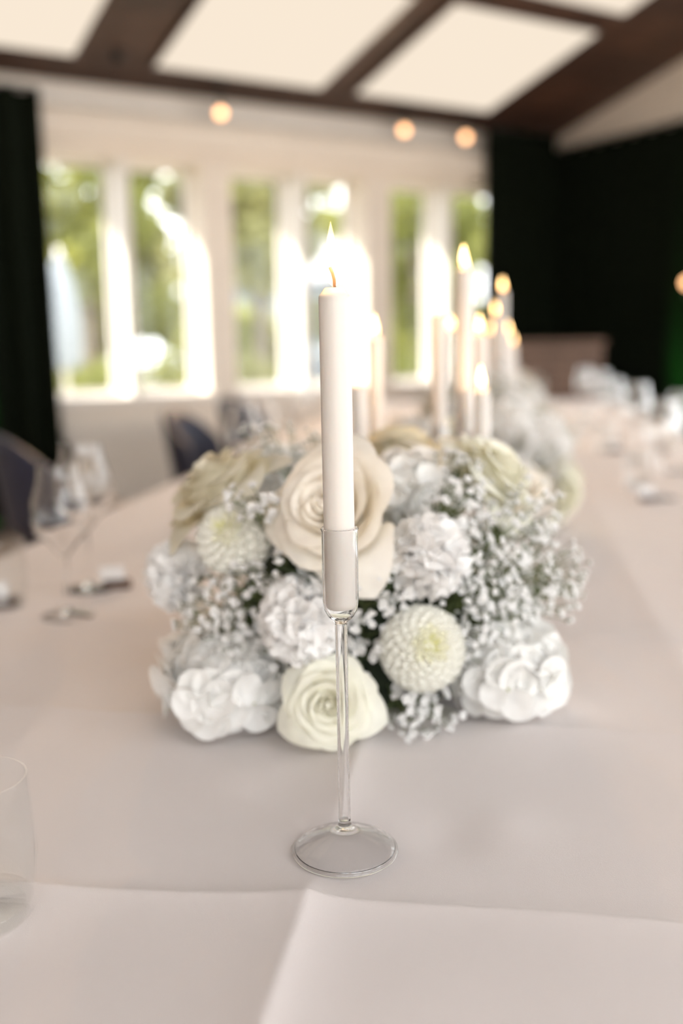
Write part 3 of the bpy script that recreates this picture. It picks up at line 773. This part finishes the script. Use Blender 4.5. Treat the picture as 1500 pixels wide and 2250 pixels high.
def add_hydrangea(px, py, Y, diam, axis, seed, label, n=24, fr=.036, sq=(1, 1, 1), maxth=1.9):
    rr = random.Random(seed); R = px2m(diam, Y) / 2 - fr * .35
    r = MB().lathe([(0, -R * .7), (R * .3, -R * .5), (R * .55, 0), (R * .4, R * .4), (0, R * .55)], 12).tube([(0, 0, -R * .6), (0, 0, -R * .8 - .03)], .003, 6).build('hydrangea', M['white_petal'], arr, True)
    ax = Vector(axis).normalized(); RM = place(r, aty(px, py, Y) - ax * R * .2, ax); r['label'] = label
    for i in range(n):
        t = (i + .5) / n; th = math.acos(1 - (1 - math.cos(maxth)) * t); phi = i * 2.39996 + rr.uniform(-.25, .25)
        d = Vector((math.sin(th) * math.cos(phi), math.sin(th) * math.sin(phi), math.cos(th)))
        p = Vector((d.x * sq[0], d.y * sq[1], d.z * sq[2])) * (R * rr.uniform(.84, 1.0) - fr * .18)
        d2 = (d + Vector((rr.uniform(-.18, .18), rr.uniform(-.18, .18), rr.uniform(-.18, .18)))).normalized()
        W3 = RM.to_3x3(); pa = W3 @ p + RM.translation; na = W3 @ d2
        lo = .006 + fr * 1.05 * math.sqrt(max(0, 1 - na.z ** 2))
        if pa.z < lo - fr * 1.1: continue
        if pa.z < lo: pa.z = lo; p = W3.inverted() @ (pa - RM.translation)
        o = link('floret', floret_mesh(fr, rr.randrange(5)), r)
        sc = rr.uniform(.88, 1.05)
        o.matrix_local = Matrix.Translation(p) @ axis_mat(d2, rr.uniform(0, 6.28)) @ Matrix.Scale(sc, 4)

add_rose(728, 1122, .920, 310, (-.34, -.86, .44), 'rose_cream', 11, 'large open cream rose with warm centre behind the candle', 25, 1.0, .4)
add_rose(722, 1546, .880, 216, (.00, -.93, .28), 'rose_green', 23, 'pale green-white rose low in the middle', 34, .95, 2.0)
add_rose(475, 1068, 1.03, 290, (-.66, -.12, .95), 'rose_ivory', 31, 'ivory rose at the upper left seen from the side', 22, 1.1, 1.0)
add_rose(1088, 1040, 1.06, 265, (.70, -.30, .75), 'rose_green', 47, 'pale rose at the upper right leaning outward', 22, 1.1, .2)
add_rose(880, 985, 1.20, 200, (.10, .45, .95), 'rose_ivory', 52, 'beige rose at the back turned away', 20, 1.0, .7)
add_carnation(380, 1262, 1.02, 165, (-.75, -.70, .25), 3, 'white carnation at the left edge')
add_carnation(660, 1362, .895, 200, (-.15, -.97, .20), 4, 'white carnation left of the glass stem')
add_carnation(945, 1218, .92, 192, (.12, -.95, .35), 5, 'white carnation at the right of the candle')
add_pompon(933, 1422, .90, 206, (.22, -.90, .42), 8, 'white pompon with a lime centre, right of the glass stem', 250)
add_pompon(508, 1176, .97, 178, (-.25, -.85, .55), 9, 'white pompon above the left carnation', 175, False)
add_hydrangea(488, 1530, .945, 365, (-.35, -.90, .20), 21, 'white hydrangea low at the left', 46, .033)
add_hydrangea(432, 1450, 1.04, 190, (-.85, -.45, .25), 25, 'white hydrangea florets behind the left one', 14, .033)
add_hydrangea(1120, 1492, .965, 345, (.42, -.88, .20), 22, 'white hydrangea low at the right', 46, .033)
add_hydrangea(1105, 1365, 1.02, 200, (.60, -.75, .2), 28, 'white hydrangea under the baby breath at the right', 14, .034)
add_hydrangea(890, 1065, 1.03, 200, (.15, -.55, .85), 26, 'white hydrangea behind the cream rose', 16, .033)
add_hydrangea(600, 1040, 1.14, 160, (-.2, -.2, .95), 27, 'pale hydrangea at the back of the mound', 12, .031)

# baby breath sprigs: (px,py,Y) of the cluster, spread (m), blossoms
SP = [(470, 1330, .955, .034, 22), (540, 1300, .945, .034, 24), (600, 1270, .935, .028, 18), (430, 1360, .975, .026, 14), (520, 1400, .940, .034, 24), (560, 1445, .925, .030, 20), (480, 1440, .95, .028, 16),
      (630, 1260, .92, .022, 12), (800, 1310, .91, .030, 20), (850, 1265, .92, .030, 18), (810, 1390, .905, .026, 18), (790, 1450, .91, .022, 12), (870, 1310, .915, .022, 12), (850, 1230, .93, .02, 10),
      (1000, 1110, .965, .034, 22), (1030, 1200, .955, .036, 24), (1110, 1180, .98, .042, 28), (1150, 1260, .985, .044, 28), (1070, 1280, .95, .038, 26), (1200, 1240, 1.02, .044, 26), (1215, 1310, 1.02, .034, 20), (1160, 1120, 1.03, .038, 22),
      (1010, 1330, .935, .032, 20), (1040, 1390, .935, .034, 22), (1240, 1270, 1.05, .03, 16), (1110, 1350, .95, .034, 20), (1020, 1050, 1.02, .03, 16), (985, 1020, 1.05, .03, 14),
      (540, 1095, .94, .022, 10), (575, 1115, .935, .016, 6), (620, 985, 1.12, .036, 18), (560, 985, 1.16, .03, 14), (700, 985, 1.15, .03, 14),
      (880, 1560, .905, .026, 16), (930, 1610, .915, .034, 24), (890, 1640, .905, .028, 16), (960, 1560, .92, .028, 16), (690, 1650, .905, .020, 8), (650, 1630, .915, .016, 7), (800, 1640, .90, .018, 8), (600, 1480, .925, .016, 8)]
rank = sorted(range(len(SP)), key=lambda i: SP[i][2])
own = set(); cnt = 0
for i in rank:
    if cnt + SP[i][4] * 1.0 <= 290: own.add(i); cnt += SP[i][4]
for i, (x, y, Y, sp_, n) in enumerate(SP):
    n = int(n * 2.4) if i not in own else int(n * 1.0)
    tip = aty(x, y, Y); tip.z = max(tip.z, .758 + sp_ * .55); loc = tip - AO
    root = Vector((loc.x * .45, loc.y * .45 + .01, max(.03, loc.z * .55)))
    mb, bl = sprig(root, loc, sp_, n, 100 + i)
    s_ = mb.build('baby_breath_sprig', M['stem'], arr)
    jm = MB()
    for T, k_ in bl:
        p = T.translation
        if p.z < .004: T = Matrix.Translation((p.x, p.y, .005)) @ T.to_3x3().to_4x4()
        if i in own:
            o = link('blossom', BL[k_], s_); o.matrix_local = T
        else: jm.add(BLM[k_].v, BLM[k_].f, 0, T); jm.m[-len(BLM[k_].f):] = BLM[k_].m
    if jm.v: tag(jm.build('blossoms', [M['blossom'], M['blossom_eye'], M['stem']], s_, True), kind='stuff')
# dark leaves between the flowers
LM = [leaf_mesh(.042, .013, i).mesh('leaf', M['leaf']) for i in range(3)]
for i in range(46):
    a = rnd.uniform(0, 6.283); h = rnd.uniform(.05, .17); rr_ = .12 * math.sqrt(max(.05, 1 - (h / .2) ** 2)) + .005
    d = Vector((math.cos(a), math.sin(a), rnd.uniform(-.1, .8))).normalized()
    o = link('leaf', LM[i % 3], arr); o.matrix_local = Matrix.Translation((math.cos(a) * rr_, math.sin(a) * rr_, h)) @ axis_mat(d, rnd.uniform(0, 6.28))
for (x, y, Y, dx, dz) in [(610, 1255, .925, .5, .1), (640, 1250, .922, .7, -.2), (820, 1300, .92, .2, .5), (870, 1260, .93, .4, .5), (780, 1480, .92, .1, -.6)]:
    o = link('leaf', LM[0], arr); P = aty(x, y, Y) - AO
    o.matrix_local = Matrix.Translation(P) @ axis_mat((dx, -.35, dz), rnd.uniform(0, 6))

# ------------------------------------------------------------------ arrangements further down the table
def mini_arrangement(P, seed, label):
    rr = random.Random(seed)
    e = empty('flower_arrangement', P); tag(e, label, 'flowers', 'white flower arrangements down the table')
    f_ = MB().lathe([(0, .006), (.125, .006), (.135, .03), (.130, .09), (.105, .145), (.06, .175), (0, .185)], 18); f_.build('floral_foam', M['foam'], e, True)
    def dome(a, el): 
        d = Vector((math.cos(a) * math.cos(el), math.sin(a) * math.cos(el), math.sin(el)))
        return Vector((d.x * .165, d.y * .165, .094 + d.z * .150)), d
    slots = []
    for ring, (n, el) in enumerate(((11, -.06), (8, .55), (4, 1.15))):
        for k_ in range(n): slots.append((k_ * 6.283 / n + ring * .4 + rr.uniform(-.15, .15), el + rr.uniform(-.08, .08)))
    for i, (a, el) in enumerate(slots):
        p, d = dome(a, el); kind = ('rose', 'carnation', 'rose')[(i + seed) % 3] if i < 11 else ('hydrangea', 'rose', 'carnation', 'hydrangea')[(i + seed) % 4]
        if kind not in MINI: continue
        o = link(kind, rr.choice(MINI[kind]), e); o.matrix_local = Matrix.Translation(p) @ axis_mat(d, rr.uniform(0, 6))
    for i in range(26):
        a, el = rr.uniform(0, 6.283), rr.uniform(.05, 1.4); p, d = dome(a, el)
        o = link('baby_breath_sprig', rr.choice(MINI['sprig']), e); o.matrix_local = Matrix.Translation(p + d * .01) @ axis_mat(d, rr.uniform(0, 6))
MINI = {'rose': [], 'carnation': [], 'hydrangea': [], 'sprig': []}
for sd_, key in ((61, 'rose_cream'), (62, 'rose_green')):
    MINI['rose'].append(joined([(m, 0) for m, _ in rose_petals(.052, 20, sd_, None)], None).mesh('rose', M[key]))
MINI['carnation'].append(joined([(m, 0) for m in carnation_petals(.042, 30, 71)], None).mesh('carnation', M['carnation']))
for sd_ in (81, 82):
    rr = random.Random(sd_); jm = MB()
    for i in range(16):
        t = (i + .5) / 16; th = math.acos(1 - 1.2 * t); phi = i * 2.39996
        d = Vector((math.sin(th) * math.cos(phi), math.sin(th) * math.sin(phi), math.cos(th))); F_ = floret(.03, i % 5)
        o0 = len(jm.f); jm.add(F_.v, F_.f, 0, Matrix.Translation(d * .045) @ axis_mat((d + Vector((rr.uniform(-.3, .3),) * 3)).normalized(), rr.uniform(0, 6)))
    MINI['hydrangea'].append(jm.mesh('hydrangea', M['white_petal']))
for sd_ in (91, 92, 93):
    smb, bl = sprig((0, 0, -.08), (0, 0, .035), .04, 26, sd_)
    for T, k_ in bl: smb.add(BLM[k_].v, BLM[k_].f, 1, T)
    MINI['sprig'].append(smb.mesh('baby_breath_sprig', [M['stem'], M['blossom']]))
for i, (yl, lab) in enumerate(((1.36, 'second white flower arrangement, blurred just behind the front one'), (2.85, 'third white flower arrangement, half way down the table'), (4.25, 'farthest white flower arrangement near the end of the table'))):
    P = tl(.06, yl); P.z = top_z(P); mini_arrangement(P, 5 + i, lab)

# ================================================================== GLASSES
GM = {}
def wine_glass(P, h, rmax, label, gm='wine'):
    P = Vector(P); z = top_z(P) + .001
    e = empty('wine_glass', (P.x, P.y, z)); tag(e, label, 'wine glass', 'wine glasses along the table')
    key = (round(h, 3), round(rmax, 3), gm)
    if key not in GM:
        st = h * .45; rr_ = rmax * .70
        foot = MB().lathe([(0, 0), (rmax * .86, 0), (rmax * .87, .001), (rmax * .5, .003), (.008, .006), (.004, .012), (0, .012)], 28).mesh('foot', M['holder'])
        stem = MB().lathe([(0, .0122), (.004, .0122), (.0034, st * .5), (.0042, st - .0102), (0, st - .0102)], 14).mesh('stem', M['wine'])
        bo = [(.0, st - .010), (.006, st - .010), (rmax * .55, st + .012), (rmax * .9, st + h * .12), (rmax, st + h * .20), (rmax * .96, st + h * .32), (rr_ * 1.05, h - .02), (rr_, h)]
        bi = [(r_ - .0012 if r_ > .002 else 0, z_ + (.0016 if k_ > 4 else 0)) for k_, (r_, z_) in enumerate(reversed(bo))]
        bowl = MB().lathe(bo + bi, 36).mesh('bowl', M[gm])
        GM[key] = (foot, stem, bowl)
    for nm, m in zip(('foot', 'stem', 'bowl'), GM[key]): link(nm, m, e)
def tumbler(P, h, r, label):
    P = Vector(P); z = top_z(P) + .001
    e = empty('water_glass', (P.x, P.y, z)); tag(e, label, 'water glass', 'water glasses along the table')
    MB().lathe([(0, 0), (r * .80, 0), (r * .9, .004), (r, h * .45), (r * .92, h), (r * .92 - .0015, h), (r - .0018, h * .45), (r * .88, .012), (0, .012)], 36).build('body', M['tumbler'], e, True)
    MB().lathe([(0, .0005), (r * .78, .0005), (r * .80, .003), (r * .75, .0085), (0, .011)], 28).build('thick_base', M['tumbler'], e, True)
wine_glass(onz(150, 1352), .217, .043, 'smaller wine glass at the left, left of the flowers')
wine_glass(onz(196, 1290), .232, .046, 'bigger wine glass at the left, behind the smaller one')
tumbler(onz(10, 1330), .105, .036, 'water glass at the left picture edge, beside the wine glasses')
tumbler(onz(-42, 2000), .100, .040, 'blurred water glass cut off at the lower left corner')
for (x, y, h, lab) in [(1452, 1092, .235, 'nearest wine glass on the right side of the table'), (1396, 1010, .24, 'second wine glass from the right picture edge'),
                       (1345, 965, .23, 'third wine glass on the right side of the table'), (1318, 935, .24, 'fourth wine glass on the right, before the dark curtain'), (1282, 915, .24, 'farthest wine glass on the right, next to the slatted sideboard'),
                       (1490, 1035, .225, 'wine glass cut by the right picture edge')]:
    wine_glass(onz(x, y), h, .043, lab, 'thin')
for (x, y, lab) in [(1400, 1070, 'low water glass before the nearest right wine glass'), (1330, 990, 'low water glass in the middle of the right row'), (1285, 945, 'low water glass far along the right row')]:
    tumbler(onz(x, y), .095, .036, lab)
for (x, y, h, lab) in [(540, 1085, .235, 'wine glass far along the left side, above the ivory rose'), (585, 1050, .225, 'wine glass behind the left flowers, second from the left row'), (660, 985, .235, 'wine glass left of the front candle, far down the table'), (700, 955, .23, 'farthest wine glass of the left row, close to the front candle')]:
    wine_glass(onz(x, y), h, .043, lab)
# place cards in little dark wooden blocks
for (x, y, lab) in [(1425, 1098, 'dark wooden card block nearest on the right'), (1352, 990, 'dark wooden card block farther on the right'), (2, 1328, 'dark wooden card block at the left picture edge'), (258, 1288, 'brown wooden card block between the left glasses and flowers')]:
    P = onz(x, y); e = empty('place_card', (P.x, P.y, top_z(P)), TROT + .3); tag(e, lab, 'place card', 'place cards on wooden blocks')
    bevel(MB().box(-.022, .022, -.008, .008, 0, .014).build('wooden_block', M['cork'], e), .003)
    MB().box(-.026, .012, -.0006, .0006, .012, .036).build('card', M['card'], e)

# ================================================================== CHAIRS
def make_chair():
    t = empty('chair')
    def seat(u, v):
        x = (u - .5) * .46; y = (v - .5) * .44
        return (x, y, .45 + .05 * (2 * abs(u - .5)) ** 3 + .02 * (v - .5) - .02 * (1 - (2 * u - 1) ** 2))
    def back(u, v):
        a = (u - .5) * 2.6; r = .25
        return (r * math.sin(a), -.02 - r * math.cos(a) * .95 - .05 * v, .47 + (.36 - .16 * abs(2 * u - 1) ** 2.2) * v)
    for nm, fn, nu, nv in (('seat', seat, 13, 9), ('backrest', back, 19, 8)):
        o = MB().grid(fn, nu, nv).build(nm, M['navy'], t, True)
        s = o.modifiers.new('thick', 'SOLIDIFY'); s.thickness = .03; s.offset = 0
    for sx in (-1, 1):
        for sy in (-1, 1):
            MB().tube([(sx * .15, sy * .14, .44), (sx * .22, sy * .21, 0)], [.012, .009], 8).build('leg', M['black'], t, True)
    return t
CH = make_chair()
def copy_tree(o, parent=None):
    c = o.copy(); COL.objects.link(c); c.parent = parent
    for ch_ in list(o.children):
        d_ = ch_.copy(); COL.objects.link(d_); d_.parent = c; d_.matrix_parent_inverse = Matrix.Identity(4)
    return c
spots = [(-1.16, 1.15, -80, 'navy shell chair nearest on the left side of the table'), (-1.42, 2.75, -50, 'navy shell chair pulled out on the left, before the radiator'), (-1.12, 3.75, -90, 'navy shell chair far along the left side'),
         (-1.15, 4.75, -100, 'farthest navy shell chair on the left side'), (1.16, 1.9, 90, 'navy shell chair on the right side, outside the frame'), (1.16, 3.1, 90, 'navy shell chair tucked in on the right behind the wine glasses'), (1.16, 4.3, 90, 'farthest navy shell chair on the right side')]
for i, (x, y, rz, lab) in enumerate(spots):
    c = CH if i == 0 else copy_tree(CH)
    P = tl(x, y); c.location = (P.x, P.y, 0); c.rotation_euler = (0, 0, TROT + R_(rz)); tag(c, lab, 'chair', 'navy chairs at the banquet table')

# ================================================================== OUTSIDE
struct(MB().wbox(-30, 40, -60, -.30, -.5, -.16).build('ground_lawn', M['lawn']))
struct(MB().wbox(-30, 40, Q_BACK + .30, 60, -.5, -.16).build('ground_terrace', M['terrace']))
def tree(s, q, h, cr, cz, n, key, label, seed, ls=.085, trunk=True, name='tree'):
    rr = random.Random(seed); P = wf(s, q, -.16); e = empty(name, P); tag(e, label, 'tree' if trunk else 'shrub')
    blobs = []
    for i in range(14):
        a = rr.uniform(0, 6.283); rad = cr * rr.uniform(.1, .85)
        blobs.append((Vector((math.cos(a) * rad, math.sin(a) * rad, cz + rr.uniform(-.55, .6) * (h - cz))), cr * rr.uniform(.25, .48)))
    mb = MB()
    if trunk:
        tr = MB().tube([(0, 0, 0), (.05, .03, cz * .5), (0, .05, cz), (.02, 0, cz + (h - cz) * .6)], [.13, .11, .09, .03], 10)
        for b, r_ in blobs[:9]: tr.tube([(0, .04, cz * rr.uniform(.6, 1)), b.lerp(Vector((0, 0, cz)), .5) + Vector((0, 0, .1)), b], [.04, .025, .01], 6)
        tr.build('trunk', M['bark'], e, True)
    vs = []; fs = []
    for i in range(n):
        b, r_ = rr.choice(blobs)
        v = Vector((rr.gauss(0, 1), rr.gauss(0, 1), rr.gauss(0, 1))).normalized() * r_ * rr.uniform(.55, 1.0)
        p = b + v; 
        if p.z < .05: continue
        T = Matrix.Translation(p) @ axis_mat((v + Vector((rr.uniform(-1, 1), rr.uniform(-1, 1), rr.uniform(-.3, 1))) * r_).normalized(), rr.uniform(0, 6))
        l = ls * rr.uniform(.7, 1.3); o = len(vs)
        for q_ in ((-l, 0, 0), (0, -l * .5, .15 * l), (0, l * .5, .15 * l), (l, 0, -.1 * l)): vs.append(tuple(T @ Vector(q_)))
        fs += [(o, o + 1, o + 2), (o + 1, o + 3, o + 2)]
    mb.add(vs, fs); tag(mb.build('foliage', M[key], e, True), kind='stuff')
TREES = [(4.6, -8.0, 5.6, 1.35, 2.9, 6800, 'leafout', 'green tree outside the left window'), (7.6, -8.4, 5.8, 1.4, 3.0, 6800, 'leafout_b', 'pale tree outside the first two windows'),
         (10.6, -8.2, 5.4, 1.4, 2.7, 6800, 'leafout', 'green tree outside the right window'), (13.6, -8.6, 5.4, 1.45, 2.7, 6800, 'leafout', 'green tree seen beside the dark curtain'), (1.5, -8.2, 5.4, 1.4, 3.0, 3600, 'leafout', 'green tree outside, hidden behind the left curtain')]
for i, t_ in enumerate(TREES): tree(*t_, i + 1)
BACK = [(8.5, -27, 'far tree filling the left window'), (15.0, -33, 'far tree behind the wide first pillar'), (17.0, -27, 'far tree above the house roof'), (25.0, -33, 'far tree behind the second pillar'), (25.6, -27, 'far tree filling the right window'), (34.5, -33, 'far tree hidden behind the right curtain edge'), (32.5, -27, 'far tree at the right end of the row')]
for i, (s_, q_, lab) in enumerate(BACK): tree(s_, q_, 8.8, 2.3, 4.2, 9500, 'leafout_b' if i % 2 else 'leafout', lab, 40 + i, .26)
for i, (s, q, lab) in enumerate([(3.6, -5.2, 'low shrub under the left tree outside'), (6.1, -6.0, 'low shrub outside between the first two windows'), (8.7, -6.0, 'low shrub outside the middle window'), (11.4, -6.4, 'low shrub outside the right window'), (1.0, -5.5, 'low shrub outside at the far left')]):
    tree(s, q, 1.0, 1.0, .45, 2600, 'leafout_b' if i % 2 else 'leafout', lab, 20 + i, .06, False, 'shrub')
for i in range(8):
    tree(4.2 + i * 2.1, -14.4 if i % 2 else -11.6, 2.1, 1.3, 1.0, 3600, 'leafout_b' if i % 2 else 'leafout', '%s hedge bush from the left, in the row behind the trees' % ('first second third fourth fifth sixth seventh eighth'.split()[i]), 60 + i, .09, False, 'hedge_bush')
# white house beyond the trees
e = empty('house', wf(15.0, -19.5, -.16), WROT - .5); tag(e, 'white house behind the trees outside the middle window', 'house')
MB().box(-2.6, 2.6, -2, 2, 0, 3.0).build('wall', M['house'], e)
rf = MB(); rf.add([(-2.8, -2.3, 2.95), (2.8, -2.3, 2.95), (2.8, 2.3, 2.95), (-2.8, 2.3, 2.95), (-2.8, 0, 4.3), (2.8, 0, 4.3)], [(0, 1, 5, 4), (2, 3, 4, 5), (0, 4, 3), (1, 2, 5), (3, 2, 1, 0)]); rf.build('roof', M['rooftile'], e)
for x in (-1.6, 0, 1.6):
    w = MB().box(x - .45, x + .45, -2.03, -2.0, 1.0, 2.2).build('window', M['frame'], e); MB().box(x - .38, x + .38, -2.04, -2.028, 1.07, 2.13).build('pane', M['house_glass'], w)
# folded white parasol
Pp = aty(137, 700, 9.6)
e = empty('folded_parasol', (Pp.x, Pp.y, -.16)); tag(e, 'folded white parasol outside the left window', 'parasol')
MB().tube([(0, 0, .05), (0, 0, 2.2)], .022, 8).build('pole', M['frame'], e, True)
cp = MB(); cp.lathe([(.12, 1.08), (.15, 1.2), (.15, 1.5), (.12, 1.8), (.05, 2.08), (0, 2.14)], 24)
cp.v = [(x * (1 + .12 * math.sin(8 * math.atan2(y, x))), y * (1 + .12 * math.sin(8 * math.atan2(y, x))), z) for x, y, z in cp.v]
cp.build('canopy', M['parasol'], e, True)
MB().box(-.25, .25, -.25, .25, 0, .06).build('base', M['terrace'], e)
